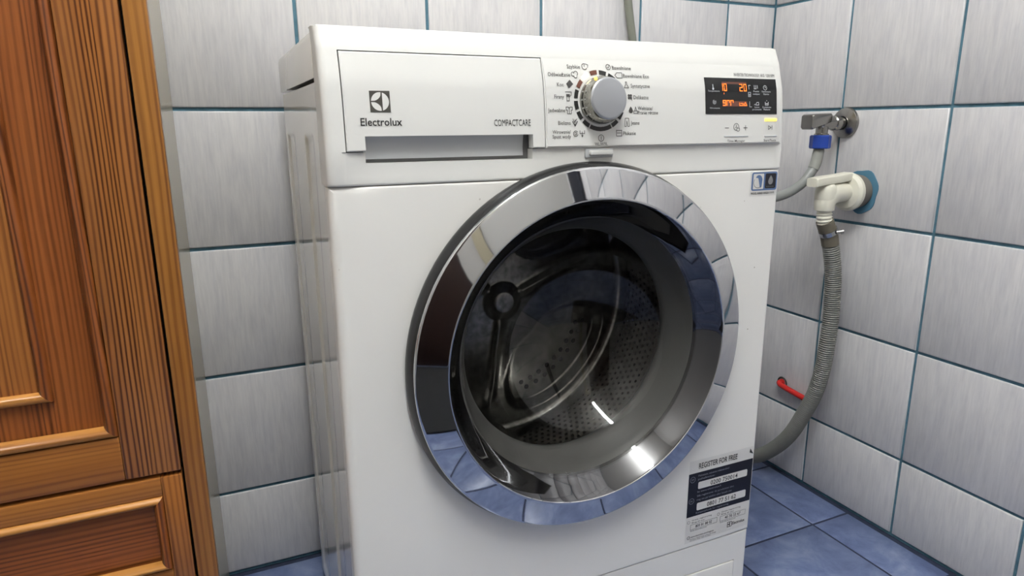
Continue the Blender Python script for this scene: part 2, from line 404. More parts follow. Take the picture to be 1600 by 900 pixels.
# front panel with the door opening
CX, CZ = .2955, .4735
RH = .180
def front_panel(z0, z1, hole):
    bm = bmesh.new()
    bv = .0016
    def surf(x, z):
        dz = min(z-z0, z1-z); q = max(0, min(1, (bv-dz)/bv)); return Vector((L+x, YF+max(edge_round(x), bv*(1-math.sqrt(max(0, 1-q*q)))), z))
    n = 96
    ins = RC
    a0, a1, b0, b1 = ins, W-ins, z0+ins, z1-ins
    rings = []
    dirs = []
    for k in range(n):
        t = 2*PI*k/n; dirs.append((math.cos(t), math.sin(t)))
    # rectangle hit points, forcing the four corners
    pts = []
    for dx, dz in dirs:
        s = min((a1-CX)/dx if dx > 1e-9 else (a0-CX)/dx if dx < -1e-9 else 1e9, (b1-CZ)/dz if dz > 1e-9 else (b0-CZ)/dz if dz < -1e-9 else 1e9)
        pts.append([CX+dx*s, CZ+dz*s])
    for cx, cz in ((a0, b0), (a1, b0), (a0, b1), (a1, b1)):
        k = min(range(n), key=lambda i: (pts[i][0]-cx)**2+(pts[i][1]-cz)**2); pts[k] = [cx, cz]
    rings.append([Vector((L+CX+RH*dx, YF+.03, CZ+RH*dz)) for dx, dz in dirs])
    rings.append([Vector((L+CX+RH*dx, YF+.002, CZ+RH*dz)) for dx, dz in dirs])
    rings.append([Vector((L+CX+(RH+.003)*dx, YF, CZ+(RH+.003)*dz)) for dx, dz in dirs])
    for s in (.5, 1): rings.append([Vector((L+(CX+(RH+.003)*dx)*(1-s)+0*L+p[0]*s, YF, (CZ+(RH+.003)*dz)*(1-s)+p[1]*s)) for (dx, dz), p in zip(dirs, pts)])
    for s in (.2, .4, .6, .75, .88, .96, 1):
        ring = []
        for p in pts:
            x = a0-ins*s if abs(p[0]-a0) < 1e-6 else a1+ins*s if abs(p[0]-a1) < 1e-6 else p[0]
            z = b0-ins*s if abs(p[1]-b0) < 1e-6 else b1+ins*s if abs(p[1]-b1) < 1e-6 else p[1]
            ring.append(surf(x, z))
        rings.append(ring)
    rings.append([v+Vector((0, .012, 0)) for v in rings[-1]])
    vr = [[bm.verts.new(p) for p in r] for r in rings]
    for a, b in zip(vr, vr[1:]):
        for k in range(n): bm.faces.new((a[k], a[(k+1) % n], b[(k+1) % n], b[k]))
    return bm
obj('front_panel', front_panel(.1428, ZS-.0008, True), WHITE, wm, 30)
# plinth and filter flap
FX0, FX1, FZ0, FZ1 = .395, .5672, .022, .0955
def plinth_f(x, z):
    bv = .0014; dz = .1414-z; q = max(0, min(1, (bv-dz)/bv)); return Vector((L+x, YF+.0012+max(edge_round(x), bv*(1-math.sqrt(max(0, 1-q*q)))), z))
xs = sorted(set([RC*k for k in (0, .05, .15, .3, .5, .75, 1)]+[W-RC*k for k in (0, .05, .15, .3, .5, .75, 1)]+[FX0, FX1]+lin(.05, .55, 6)))
zs = sorted(set([.012, .1414, .1411, .1404, .1394, .1384, FZ0, FZ1, .05, .12]))
obj('plinth', hf(xs, zs, plinth_f, lambda x, z: not (FX0 < x < FX1 and FZ0 < z < FZ1), .012), WHITE, wm, 30)
bm = B(L+FX0+.001, L+FX1-.001, YF, YF+.004, FZ0+.001, FZ1-.0016, bev=.0012)
obj('filter_flap', bm, WHITE, wm)
obj('gap_backing', B(L+.012, L+W-.012, YF+.0125, YF+.015, .02, .14), DARKGAP, wm)
for fx in (.05, W-.05):
    for fy in (-.37, -.1):
        bm = lathe(bmesh.new(), [(.0001, 0), (.022, 0), (.022, .008), (.012, .010), (.012, .024)], (L+fx, fy, 0), 'Z', 20); obj('foot', bm, DARKGAP, wm)

# console
DX0, DX1, DZ0, DZ1 = .0204, .2384, .7180, .8133
SX0, SX1, SZ0, SZ1 = .0388, .2232, .7060, .7326
g_ = .0011
def con_mask(x, z):
    if DX0-g_ < x < DX1+g_ and DZ0-g_ < z < DZ1+g_: return False
    if SX0 < x < SX1+.001 and SZ0 < z < DZ0: return False
    return True
def con_f(x, z):
    y = con_base(x, z) + edge_round(x, .008)
    bv = .0025; dz = z-ZS; q = max(0, min(1, (bv-dz)/bv)); y += bv*(1-math.sqrt(max(0, 1-q*q)))
    return Vector((L+x, y, z))
ex = [.008*k for k in (0, .03, .1, .2, .35, .55, .8, 1)]
xs = sorted(set(ex+[W-e for e in ex]+[DX0-g_, DX1+g_, SX0, SX1+.001, .012, .015, .018, W-.012]+lin(.06, .55, 14)))
zs = sorted(set([ZS, ZS+.0002, ZS+.0006, ZS+.0013, ZS+.0025, .6935, SZ0, .7125, DZ0-g_, .7164, .7178, .7186, DZ1+g_]+lin(.722, .8182, 16)+[.8182, .8235, .828, .832, .835, .8373, .8385]))
zs = [z for z in zs if not (DZ0-g_ < z < DZ0-g_+.0002)]
bm = hf(xs, zs, con_f, con_mask, .018)
obj('console', bm, PLAST, wm, 28)
# console wrap-around on both sides and its roof
bm = bmesh.new()
for xa in (L+.0004, L+W-.0026): box(bm, xa, xa+.0022, -.396, -.3795, ZS, .818)
box(bm, L+.002, L+W-.002, -.398, -.3795, .820, .8383, bev=.002)
obj('console_frame', bm, PLAST, wm)
obj('console_backing', B(L+.005, L+W-.005, -.402, -.399, ZS, .82), DARKGAP, wm)
# control panel plate
PX0, PX1, PZ0, PZ1 = .2408, .5828, .7188, .8140
def plate_f(x, z):
    return Vector((L+x, Yc(z)-.0016*(1-.9*sstep(.80, .814, z)), z))
xs = lin(PX0, PX1-.0015, 10)+[PX1-.0005, PX1]; zs = [PZ0, PZ0+.0006]+lin(.722, PZ1, 14)
def plate_f2(x, z):
    v = plate_f(x, z); e = max(0, 1-(z-PZ0)/.0006)*.0004+max(0, 1-(PX1-x)/.0015)*.0008; v.y += e
    v.x -= .006*sstep(.76, .814, z)*max(0, (x-.5)/.083); return v
cp_ = obj('control_panel', hf(xs, zs, plate_f2, None, .006), PLAST, wm, 28)
# detergent drawer
def dr_mask(x, z): return not (SX0 < x < SX1 and z < SZ1)
def dr_f(x, z):
    y = Yc(z)-.0012; e = min(x-DX0, DX1-x, DZ1-z, z-DZ0); y += .0009*max(0, 1-e/.0012)
    if DZ1-z < .0035 and DX1-x < .0035: pass
    return Vector((L+x, y, z))
xs = sorted(set([DX0, DX0+.0006, DX0+.0012, DX1, DX1-.0006, DX1-.0012, SX0, SX1]+lin(.05, .21, 6)))
zs = sorted(set([DZ0, DZ0+.0006, DZ0+.0012, DZ1, DZ1-.0006, DZ1-.0012, SZ1]+lin(.74, .81, 9)+[.725]))
dr = obj('detergent_drawer', hf(xs, zs, dr_f, dr_mask, .012), PLAST, wm, 28)
def scoop_f(x, z):
    t = (SZ1+.002-z)/(SZ1+.002-.7112); e = max(0, (x-(SX1-.0085))/.004)
    return Vector((L+x, Yc(z)+.009+.004*math.sin(t*PI*.6)+.004*e*e, z+ (0 if z > .72 else .0)))
obj('drawer_grip', hf(lin(SX0+.0006, SX1-.006, 14), lin(.7098, SZ1+.0015, 8), scoop_f, None, .01), RECESS, dr)
# lip pocket floor below the drawer
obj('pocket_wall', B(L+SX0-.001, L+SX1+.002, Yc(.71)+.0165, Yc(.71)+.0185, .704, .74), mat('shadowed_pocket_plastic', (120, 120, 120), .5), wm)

# ---- print helper: flat ribbons, polygons and lettering laid on a surface
class Ink:
    def __init__(s, surf, off=.0004): s.s = surf; s.bm = bmesh.new(); s.off = off
    def _v(s, x, z): return s.bm.verts.new(s.s(x, z, s.off))
    def poly(s, pts):
        vs = [s._v(*p) for p in pts]
        try: s.bm.faces.new(vs)
        except ValueError: pass
        return s
    def rect(s, x0, z0, x1, z1): return s.poly([(x0, z0), (x1, z0), (x1, z1), (x0, z1)])
    def line(s, pts, wd, close=False):
        P = [Vector(p) for p in pts]; n = len(P)
        for i in range(n if close else n-1):
            a, b = P[i], P[(i+1) % n]; d = (b-a)
            if d.length < 1e-9: continue
            d.normalize(); nrm = Vector((-d.y, d.x))*wd/2; e = d*wd*.3
            s.poly([tuple(a-e-nrm), tuple(b+e-nrm), tuple(b+e+nrm), tuple(a-e+nrm)])
        return s
    def arc(s, cx, cz, r, a0, a1, wd, n=14): return s.line([(cx+r*math.cos(R(a0+(a1-a0)*k/n)), cz+r*math.sin(R(a0+(a1-a0)*k/n))) for k in range(n+1)], wd)
    def disc(s, cx, cz, r, n=16, rz=None): return s.poly([(cx+r*math.cos(2*PI*k/n), cz+(rz or r)*math.sin(2*PI*k/n)) for k in range(n)])
    def text(s, txt, x, z, h, wid=None, align='LEFT', bold=0.0, shear=0, slope=0):
        """h = cap height; wid squeezes or stretches the line to that width"""
        cu = bpy.data.curves.new('t', 'FONT'); cu.body = txt; cu.size = 1; cu.offset = bold; cu.resolution_u = 2; cu.shear = shear
        o = bpy.data.objects.new('t', cu); COL.objects.link(o)
        dg = bpy.context.evaluated_depsgraph_get(); dg.update()
        me = bpy.data.meshes.new_from_object(o.evaluated_get(dg)); bpy.data.objects.remove(o); bpy.data.curves.remove(cu)
        if not me.vertices: return s
        xs_ = [v.co.x for v in me.vertices]; x0, x1 = min(xs_), max(xs_)
        k = h/.73; kx = (wid/(x1-x0)) if wid else k
        wd = (x1-x0)*kx; sh = {'LEFT': 0, 'CENTER': -wd/2, 'RIGHT': -wd}[align]
        vs = [s._v(x+sh+(v.co.x-x0)*kx, z+v.co.y*k+slope*(sh+(v.co.x-x0)*kx)) for v in me.vertices]
        for p in me.polygons:
            try: s.bm.faces.new([vs[i] for i in p.vertices])
            except ValueError: pass
        bpy.data.meshes.remove(me); return s
    def done(s, name, m, parent, label=None):
        bmesh.ops.triangulate(s.bm, faces=s.bm.faces[:])
        for f in s.bm.faces:
            f.normal_update()
            if f.normal.y > 0: f.normal_flip()
        return obj(name, s.bm, m, parent, 0, label, recalc=False)
def S_panel(x, z, off): v = plate_f(x, z); return Vector((v.x, v.y-off, v.z))
def S_drawer(x, z, off): return Vector((L+x, Yc(z)-.0012-off, z))
def S_front(x, z, off): return P_front(x, z, off)

# drawer print: emblem, wordmark, series name
lx, lz, lh = .0562, .7660, .0205
def lg(u, v): return (lx+u*lh, lz+v*lh)
Ink(S_drawer).poly([lg(-.5, -.5), lg(.5, -.5), lg(.5, .5), lg(-.5, .5)]).done('emblem', LOGO, dr, 'dark grey square emblem on the drawer front')
def emblem_petals(ink, lg):
    ra = .435
    a = math.degrees(math.acos(.115/ra))
    ink.poly([lg(ra*math.cos(R(t)), ra*math.sin(R(t))) for t in lin(-a, a, 20)])
    for s in (1, -1):
        arc = [(ra*math.cos(R(t)), s*ra*math.sin(R(t))) for t in lin(83, 176, 14)]
        inner = [(-.26, s*.035), (-.17, s*.07), (-.08, s*.13), (.0, s*.21), (.035, s*.28), (.05, s*.36)]
        ink.poly([lg(*p) for p in arc+inner])
    return ink
emblem_petals(Ink(S_drawer, .0007), lg).done('emblem_petals', PLAST, dr, 'white petals of the square emblem')
Ink(S_drawer).text('Electrolux', .0354, .7428, .0078, wid=.0418, bold=.012).done('brand_lettering', INKD, dr)
Ink(S_drawer).text('COMPACTCARE', .1775, .7418, .0072, wid=.0431).done('series_lettering', INKD, dr)

# dial marks
KX, KZ = .3091, .7690
def mark(a0, a1, m, label=None):
    pts = [(KX+.0338*math.cos(R(t)), KZ+.0338*math.sin(R(t))) for t in lin(a0, a1, 6)]+[(KX+.0290*math.cos(R(t)), KZ+.0290*math.sin(R(t))) for t in lin(a1, a0, 6)]
    Ink(S_panel, .0005).poly(pts).done('dial_mark', m, cp_, label)
mark(-90-26, -90+26, INKD, 'wide black mark below the dial')
for k in range(14):
    c = -90+26+22.0*k+11; m = INKD; lb = None
    if k == 8: m, lb = WLIGHT, 'lit warm white mark above left of the dial'
    if k in (7, 9): m, lb = BROWNGLOW, 'mark with painted brown glow beside the lit mark'  # brown tint paints the glow spilling from the lit mark
    mark(c-8.4, c+8.4, m, lb)
# program names with their pictograms
LW = .0007
def prog(txt, x0, x1, z, h, icon, align='LEFT'):
    ink = Ink(S_panel)
    for i, (tx, a, b, zz) in enumerate(txt if isinstance(txt, list) else [(txt, x0, x1, z)]):
        ink.text(tx, a, zz-h/2, h, wid=b-a, bold=.004)
    icon(ink); ink.done('program_label', INK, cp_)
def ic_clock(x, z): return lambda k: (k.arc(x, z, .0032, 60, 330, LW), k.line([(x, z), (x, z+.0022)], LW), k.line([(x+.0022, z+.003), (x+.005, z+.002), (x+.004, z-.001)], LW))
def ic_cloud(x, z): return lambda k: (k.arc(x-.0018, z, .0022, 60, 300, LW), k.arc(x+.0018, z+.0008, .0024, -60, 180, LW), k.arc(x+.001, z-.0022, .002, 180, 360, LW))
def ic_plaid(x, z): return lambda k: (k.poly([(x-.004, z), (x+.001, z+.0045), (x+.005, z-.0002), (x-.0008, z-.005)]), )
def ic_curtain(x, z): return lambda k: (k.line([(x-.004, z+.0045), (x+.0036, z+.0045), (x+.0030, z+.001), (x+.0006, z-.001), (x+.0006, z-.005), (x-.0024, z-.005), (x-.0024, z)], LW), k.rect(x-.003, z-.0006, x+.0016, z+.0022))
def ic_shirt(x, z): return lambda k: (k.line([(x-.004, z+.0034), (x-.0012, z+.0034), (x, z+.002), (x+.0012, z+.0034), (x+.004, z+.0034), (x+.004, z), (x+.0024, z), (x+.0024, z-.004), (x-.0024, z-.004), (x-.0024, z), (x-.004, z)], LW, True), k.line([(x, z+.002), (x, z-.004)], LW))
def ic_under(x, z): return lambda k: (k.line([(x-.0026, z+.0038), (x-.0008, z), (x+.0026, z+.0038)], LW), k.line([(x-.003, z+.001), (x, z-.004), (x+.003, z+.001)], LW*1.6), k.line([(x, z+.003), (x, z-.003)], LW))
def ic_spin(x, z): return lambda k: (k.arc(x-.0042, z, .0030, 40, 340, LW), k.arc(x-.0042, z, .0014, -150, 150, LW, 8), k.line([(x+.0012, z+.0034), (x+.0012, z), (x+.0072, z), (x+.0072, z+.0034)], LW), k.line([(x+.0042, z+.002), (x+.0042, z-.0038)], LW), k.poly([(x+.0028, z-.0018), (x+.0042, z-.0042), (x+.0056, z-.0018)]))
def ic_cotton(x, z): return lambda k: (k.arc(x, z, .0029, 0, 360, LW), k.line([(x-.0014, z), (x, z-.0012), (x+.002, z+.0026)], LW))
def ic_tag(x, z): return lambda k: k.line([(x-.005, z), (x-.002, z+.003), (x+.0046, z+.003), (x+.0046, z-.003), (x-.002, z-.003)], LW, True)
def ic_flask(x, z): return lambda k: (k.line([(x-.0008, z+.0036), (x-.0008, z+.001), (x-.003, z-.003), (x+.003, z-.003), (x+.0008, z+.001), (x+.0008, z+.0036)], LW, True))
def ic_flower(x, z): return lambda k: [k.disc(x+.0020*math.cos(R(a)), z+.0020*math.sin(R(a)), .0016, 8) for a in (45, 135, 225, 315)]+[k.line([(x, z), (x+.003, z-.004)], LW)]
def ic_wool(x, z): return lambda k: (k.poly([(x-.0064, z-.0008), (x-.0052, z+.0018), (x-.0034, z+.0042), (x-.0016, z+.0018), (x-.0004, z-.0008), (x-.0014, z-.003), (x-.0034, z-.0036), (x-.0054, z-.003)]), k.line([(x+.0006, z-.0036), (x+.0058, z-.0036), (x+.0058, z-.0008), (x+.0006, z-.0008)], LW, True), k.line([(x+.002, z), (x+.0032, z+.0038), (x+.0044, z)], LW))
def ic_jeans(x, z): return lambda k: k.line([(x-.0024, z+.0046), (x+.0024, z+.0046), (x+.0032, z-.0046), (x+.001, z-.0046), (x, z+.0016), (x-.001, z-.0046), (x-.0032, z-.0046)], LW, True)
def ic_rinse(x, z): return lambda k: (k.line([(x-.0036, z+.0034), (x-.0036, z-.0034), (x+.0036, z-.0034), (x+.0036, z+.0034)], LW), k.line([(x-.0036, z+.003), (x+.0036, z+.003)], LW), k.line([(x-.0026, z), (x+.0026, z)], LW))
H = .0044
prog('Szybkie', .2702, .2868, .8060, H, ic_clock(.2926, .8062))
prog('Odświeżanie', .2448, .2728, .7969, H, ic_cloud(.2784, .7976))
prog('Koc', .2548, .2630, .7861, H, ic_plaid(.2704, .7869))
prog('Firany', .2508, .2628, .7731, H, ic_curtain(.2688, .7736))
prog('Jedwabne', .2422, .2636, .7585, H, ic_shirt(.2688, .7585))
prog('Bielizna', .2544, .2702, .7448, H, ic_under(.2758, .7452))
prog([('Wirowanie/', .2470, .2700, .7350), ('Spust wody', .2468, .2702, .7300)], 0, 0, 0, H*.95, ic_spin(.2806, .7328))
prog('Bawełniane', .3291, .3548, .8062, H, ic_cotton(.3241, .8066))
prog('Bawełniane Eco', .3424, .3786, .7974, H, ic_tag(.3365, .7976))
prog('Syntetyczne', .3516, .3780, .7864, H, ic_flask(.3455, .7868))
prog('Delikatne', .3548, .3758, .7735, H, ic_flower(.3498, .7738))
prog([('Wełniane/', .3604, .3816, .7612), ('Pranie ręczne', .3604, .3888, .7562)], 0, 0, 0, H*.95, ic_wool(.3540, .7588))
prog('Jeans', .3502, .3624, .7446, H, ic_jeans(.3450, .7450))
prog('Płukanie', .3396, .3570, .7328, H, ic_rinse(.3340, .7330))
ink = Ink(S_panel); ink.arc(.3096, .7276, .0036, 0, 360, LW, 20); ink.line([(.3096, .7256), (.3096, .7296)], LW)
ink.text('WŁ./WYŁ.', .3096, .7194, .0036, wid=.0176, align='CENTER', bold=.004); ink.done('power_label', INK, cp_)
# display
disp = obj('display', hf([.4600, .4606, .5752, .5758], [.7546, .7552]+lin(.76, .792, 5)+[.7976, .7982], lambda x, z: S_panel(x, z, .0006), None, .002), BLACKP, cp_, 30, 'glossy black display with orange digits')
def S_disp(x, z, off): return S_panel(x, z, .0006+off)
Ink(S_disp, .0003).rect(.4862, .7638, .5258, .7935).done('screen', LCD, disp, 'dim brown lit screen')
def seg(ink, ch, x, z, w_, h_, wd):
    S7 = {'0': 'abcdef', '2': 'abged', '1': 'bc', '9': 'abcdfg', 'n': 'abef', 'l': 'bc'}[ch]
    y0, y1, y2 = z, z+h_/2, z+h_; g = wd*.5
    seglines = {'a': ((x, y2), (x+w_, y2)), 'g': ((x, y1), (x+w_, y1)), 'd': ((x, y0), (x+w_, y0)), 'f': ((x, y1+g), (x, y2)), 'b': ((x+w_, y1+g), (x+w_, y2)), 'e': ((x, y0), (x, y1-g)), 'c': ((x+w_, y0), (x+w_, y1-g))}
    for s in S7: ink.line(seglines[s], wd)
ink = Ink(S_disp, .0005); wd = .0010
seg(ink, 'l', .4846, .7828, .0022, .0080, wd); seg(ink, '0', .4892, .7828, .0036, .0080, wd)
seg(ink, '2', .5142, .7828, .0040, .0080, wd); seg(ink, '0', .5210, .7828, .0036, .0080, wd)
ink.line([(.4886, .7800), (.4886, .7786)], wd*.7)
for i, c in enumerate('9nn'): seg(ink, c, .4870+.0060*i, .7650, .0040, .0060 if c == 'n' else .0060, wd)
ink.line([(.5132, .7682), (.5132, .7650), (.5188, .7650), (.5188, .7676), (.5150, .7676)], wd*.8); ink.line([(.5200, .7652), (.5252, .7652)], wd); ink.line([(.5206, .7662), (.5226, .7688), (.5246, .7662)], wd*.8)
ink.done('digits', ORANGE, disp, 'orange seven-segment digits')
ink = Ink(S_disp, .0003)
ink.line([(.4718, .7898), (.4718, .7860)], .0011); ink.disc(.4718, .7848, .0015, 10); ink.text('Temperatura', .4637, .7812, .0020, wid=.0180)
ink.done('key_label', PRINTW, disp); ink = Ink(S_disp, .0003)
ink.arc(.4735, .7690, .0024, 100, 400, .0006); ink.done('key_label', PRINTW, disp); ink = Ink(S_disp, .0003)
ink.arc(.4735, .7690, .0010, 0, 300, .0006, 8); ink.text('Wirowanie', .4660, .7608, .0020, wid=.0158)
ink.done('key_label', PRINTW, disp); ink = Ink(S_disp, .0003)
ink.line([(.5318, .7898), (.5290, .7898), (.5290, .7850)], .0006); ink.line([(.5300, .7700), (.5300, .7634), (.5334, .7634)], .0006)
ink.line([(.5280, .7812), (.5318, .7812), (.5318, .7760), (.5280, .7760)], .0006, True); ink.arc(.5299, .7782, .0010, 0, 360, .0006, 8)
ink.done('key_label', PRINTW, disp); ink = Ink(S_disp, .0003)
for k in range(3): ink.line([(.5382+.0026*k, .7900), (.5382+.0026*k, .7862)], .0007)
ink.line([(.5374, .7856), (.5412, .7856)], .0006)
ink.text('Pranie', .5410, .7816, .0021, wid=.0092, align='CENTER'); ink.text('wstępne', .5410, .7784, .0021, wid=.0112, align='CENTER')
ink.done('key_label', PRINTW, disp); ink = Ink(S_disp, .0003)
ink.arc(.5562, .7872, .0028, 0, 360, .0006); ink.line([(.5562, .7888), (.5562, .7872), (.5574, .7872)], .0006)
ink.text('Opóźnienie', .5576, .7816, .0021, wid=.0150, align='CENTER'); ink.text('Startu', .5576, .7784, .0021, wid=.0090, align='CENTER')
ink.done('key_label', PRINTW, disp); ink = Ink(S_disp, .0003)
ink.line([(.5398, .7658), (.5420, .7690), (.5448, .7690), (.5452, .7658)], .0007, True); ink.line([(.5390, .7670), (.5376, .7658)], .0006)
ink.text('Łatwe', .5420, .7622, .0021, wid=.0080, align='CENTER'); ink.text('prasowanie', .5420, .7594, .0021, wid=.0150, align='CENTER')
ink.done('key_label', PRINTW, disp); ink = Ink(S_disp, .0003)
ink.line([(.5560, .7696), (.5560, .7658), (.5610, .7658), (.5610, .7696)], .0007); ink.line([(.5566, .7676), (.5604, .7676)], .0007); ink.disc(.5585, .7712, .0006, 6)
ink.text('Dodatkowe', .5586, .7622, .0021, wid=.0145, align='CENTER'); ink.text('Płukanie', .5586, .7594, .0021, wid=.0110, align='CENTER')
ink.done('key_label', PRINTW, disp)
ink = Ink(S_panel); ink.text('INVERTER TECHNOLOGY  6KG  1200 RPM', .5078, .8008, .0040, wid=.0672); ink.done('model_lettering', INK, cp_)
ink = Ink(S_panel)
ink.line([(.4908, .7376), (.4966, .7376)], .0008); ink.line([(.5210, .7376), (.5268, .7376)], .0008); ink.line([(.5239, .7347), (.5239, .7405)], .0008)
ink.arc(.5088, .7388, .0042, -30, 280, .0007); ink.line([(.5088, .7412), (.5088, .7386), (.5074, .7376)], .0007); ink.arc(.5118, .7358, .0024, 120, 420, .0007)
ink.line([(.5100, .7384), (.5112, .7370)], .0008)
ink.text('Time Manager', .5090, .7202, .0031, wid=.0290, align='CENTER', bold=.004); ink.done('time_manager_label', INK, cp_)
ink = Ink(S_panel); ink.line([(.5624, .7352), (.5624, .7400), (.5668, .7376)], .0006, True); ink.line([(.5684, .7352), (.5684, .7402)], .0007)
ink.text('Start/Pauza', .5652, .7202, .0031, wid=.0210, align='CENTER', bold=.004); ink.done('start_label', INK, cp_)
def key(x0, x1, z, m, name, h=.0007, th=.0008, label=None):
    p0 = S_panel((x0+x1)/2, z, 0); return obj(name, B(L+x0, L+x1, p0.y-th, p0.y+.001, z-h, z+h, bev=.0003), m, cp_, label=label)
key(.4894, .5284, .7272, RECESS, 'touch_key'); key(.5560, .5768, .7268, RECESS, 'touch_key')
key(.5558, .5762, .7474, YLIGHT, 'start_lamp', .0016, .0008, 'glowing yellow start lamp')
# power push button
bx = bmesh.new(); box(bx, L+.2950, L+.3250, Yc(.711)-.0040, Yc(.711)+.006, .7088, .7140, bev=.0012)
pb = obj('power_button', bx, PLAST, wm)
obj('button_frame', B(L+.2905, L+.3275, Yc(.711)+.0012, Yc(.711)+.006, .7058, .7160, bev=.0008), RECESS, pb)

# program knob: skirt, face, pointer lamp
kc = S_panel(KX, KZ, 0); nv = Vector((0, -1, .10)).normalized(); kr = dirrot(nv)
kn = obj('program_knob', lathe(bmesh.new(), [(.0262, -.001), (.0266, .003), (.0262, .008), (.0252, .0125), (.0238, .0168), (.0230, .0186)], kc, n=72, rot=kr), KSKIRT, wm, 40, 'smoky chrome-skirted knob with satin silver face')
obj('knob_face', lathe(bmesh.new(), [(.0231, .0180), (.0231, .0196), (.0222, .0206), (.0205, .0210), (.0001, .0212)], kc, n=72, rot=kr), SILVER, kn, 40)
bm = bmesh.new()
for k in range(18):
    t = 2*PI*k/18
    a = [kr @ Vector((rr*math.cos(t+dt), rr*math.sin(t+dt), h_))+kc for rr, h_, dt in ((.02685, .003, -.02), (.02685, .003, .02), (.0254, .0124, .02), (.0254, .0124, -.02))]
    bm.faces.new([bm.verts.new(p) for p in a])
obj('skirt_facets', bm, CHROME2, kn, 0)
a = kr @ Vector((.0258*math.cos(R(120)), .0258*math.sin(R(120)), .0135))+kc
obj('pointer_lamp', lathe(bmesh.new(), [(.0001, .0012), (.0016, .001), (.0022, 0), (.0016, -.001), (.0001, -.0012)], a, n=12, rot=kr), YLIGHT, kn, label='small glowing yellow pointer')

# ---- door
DC = (L+CX, 0, CZ)
def dl(prof, n=128): return lathe(bmesh.new(), prof, DC, 'Y', n)
door = obj('door', dl([(.205, -.4215), (.2255, -.4222), (.2280, -.4240), (.2284, -.4280), (.2274, -.4320), (.2250, -.4375), (.2225, -.4415)]), RIMDARK, wm, 50, 'round door with a black outer rim')
obj('chrome_ring', dl([(.2222, -.4400), (.2236, -.4412), (.2236, -.4428), (.2230, -.4440), (.2222, -.4447), (.2216, -.44495), (.2210, -.4452), (.2205, -.44535), (.2100, -.44843), (.1980, -.45195), (.1900, -.4543), (.1890, -.4546), (.1880, -.4547), (.1872, -.4545), (.1866, -.4538)]), CHROME, door, 20, 'wide mirror-bright chrome ring')
obj('inner_bezel', dl([(.1868, -.4536), (.1858, -.4526), (.1815, -.4462), (.1745, -.4360), (.1680, -.4265), (.1643, -.4225)]), BEZEL, door, 20, 'chrome inner bezel, dark reflection put into its colour, sloping in to the glass')
SAG = .124; RS = (.1640**2+SAG**2)/(2*SAG); YO = -.4290+SAG-RS; AM = math.asin(.1640/RS)
if YO > -.4290: AM = PI-AM
obj('glass_bowl', dl([(RS*math.sin(a), YO+RS*math.cos(a)) for a in lin(AM, 0, 40)], 160), GLASS, door, 60, 'clear bowl-shaped door glass')
obj('gasket', dl([(.1790, -.4190), (.1720, -.4200), (.1655, -.4225), (.1640, -.4210), (.1600, -.4120), (.1560, -.4040), (.1520, -.3970), (.1475, -.3900), (.1450, -.3850), (.1450, -.3800), (.1470, -.3740), (.1530, -.3700), (.1640, -.3690)]), RUBBER, wm, 50, 'grey rubber door gasket')
# ---- drum
DR, DB = .230, -.150
PAD = (-98, 22, 142); POC = (-47, 73, 193)
drum = obj('drum', dl([(.1540, -.3660), (.1530, -.3640), (.1540, -.3615), (.1600, -.3600), (.2000, -.3500), (.2240, -.3420), (DR, -.3320), (DR, DB-.026), (DR-.004, DB-.014), (DR-.011, DB-.006), (DR-.020, DB-.004), (DR-.0225, DB-.010)], 128), STEEL, wm, 40)
def back_y(r, t):
    v = 0
    for a in POC:
        da = (math.degrees(t)-a+180) % 360-180
        wr_ = 40 if r > .14 else 40-10*(1-(r-.08)/.06)
        e = (abs(da)/wr_)**4+(abs(r-.141)/.060)**4
        v = max(v, 1-sstep(.55, 1.15, e))
    hub = 1-sstep(.016, .032, r); ridge = 0
    for a in PAD:
        da = (math.degrees(t)-a+180) % 360-180; ridge = max(ridge, math.exp(-(r*math.radians(da)/.007)**2) if abs(da) < 90 else 0)
    ridge *= sstep(.02, .04, r)*(1-sstep(.15, .19, r))
    return DB-.012+.020*v-.016*hub-.007*ridge
bm = bmesh.new(); rs = lin(.004, DR-.0225, 60); n = 180
rings = [[bm.verts.new((DC[0]+r*math.cos(2*PI*k/n), back_y(r, 2*PI*k/n), DC[2]+r*math.sin(2*PI*k/n))) for k in range(n)] for r in rs]
for A, C_ in zip(rings, rings[1:]):
    for k in range(n): bm.faces.new((A[k], A[(k+1) % n], C_[(k+1) % n], C_[k]))
bm.faces.new(rings[0])
obj('drum_back', bm, STEEL, drum, 60, 'pressed steel drum back with three hollows')
# perforations
bm = bmesh.new()
def hexa(bm, c, u, v, r):
    bm.faces.new([bm.verts.new(c+u*(r*math.cos(PI/3*k))+v*(r*math.sin(PI/3*k))) for k in range(6)])
nrow = 15
for j in range(nrow):
    y = -.318+j*.0108
    for k in range(130):
        t = 2*PI*(k+.5*(j % 2))/130
        if any(abs(((math.degrees(t)-a+180) % 360)-180) < 13 for a in PAD): continue
        rad = Vector((math.cos(t), 0, math.sin(t))); c = Vector((DC[0], y, DC[2]))+rad*(DR-.0006)
        hexa(bm, c, Vector((0, 1, 0)), Vector((-math.sin(t), 0, math.cos(t))), .0026)
obj('perforations', bm, HOLE, drum, 0, kind='stuff')
bm = bmesh.new()
for a in POC:
    for i in range(9):
        for s_ in (0, 1):
            t = R(a-27+6.5*i+2.2*s_); rr = .157+.012*s_
            x = rr*math.cos(t); z = rr*math.sin(t)
            hexa(bm, Vector((DC[0]+x, back_y(rr, t)-.0008, DC[2]+z)), Vector((1, 0, 0)), Vector((0, 0, 1)), .0046)
obj('drain_holes', bm, HOLE, drum, 0, kind='stuff')
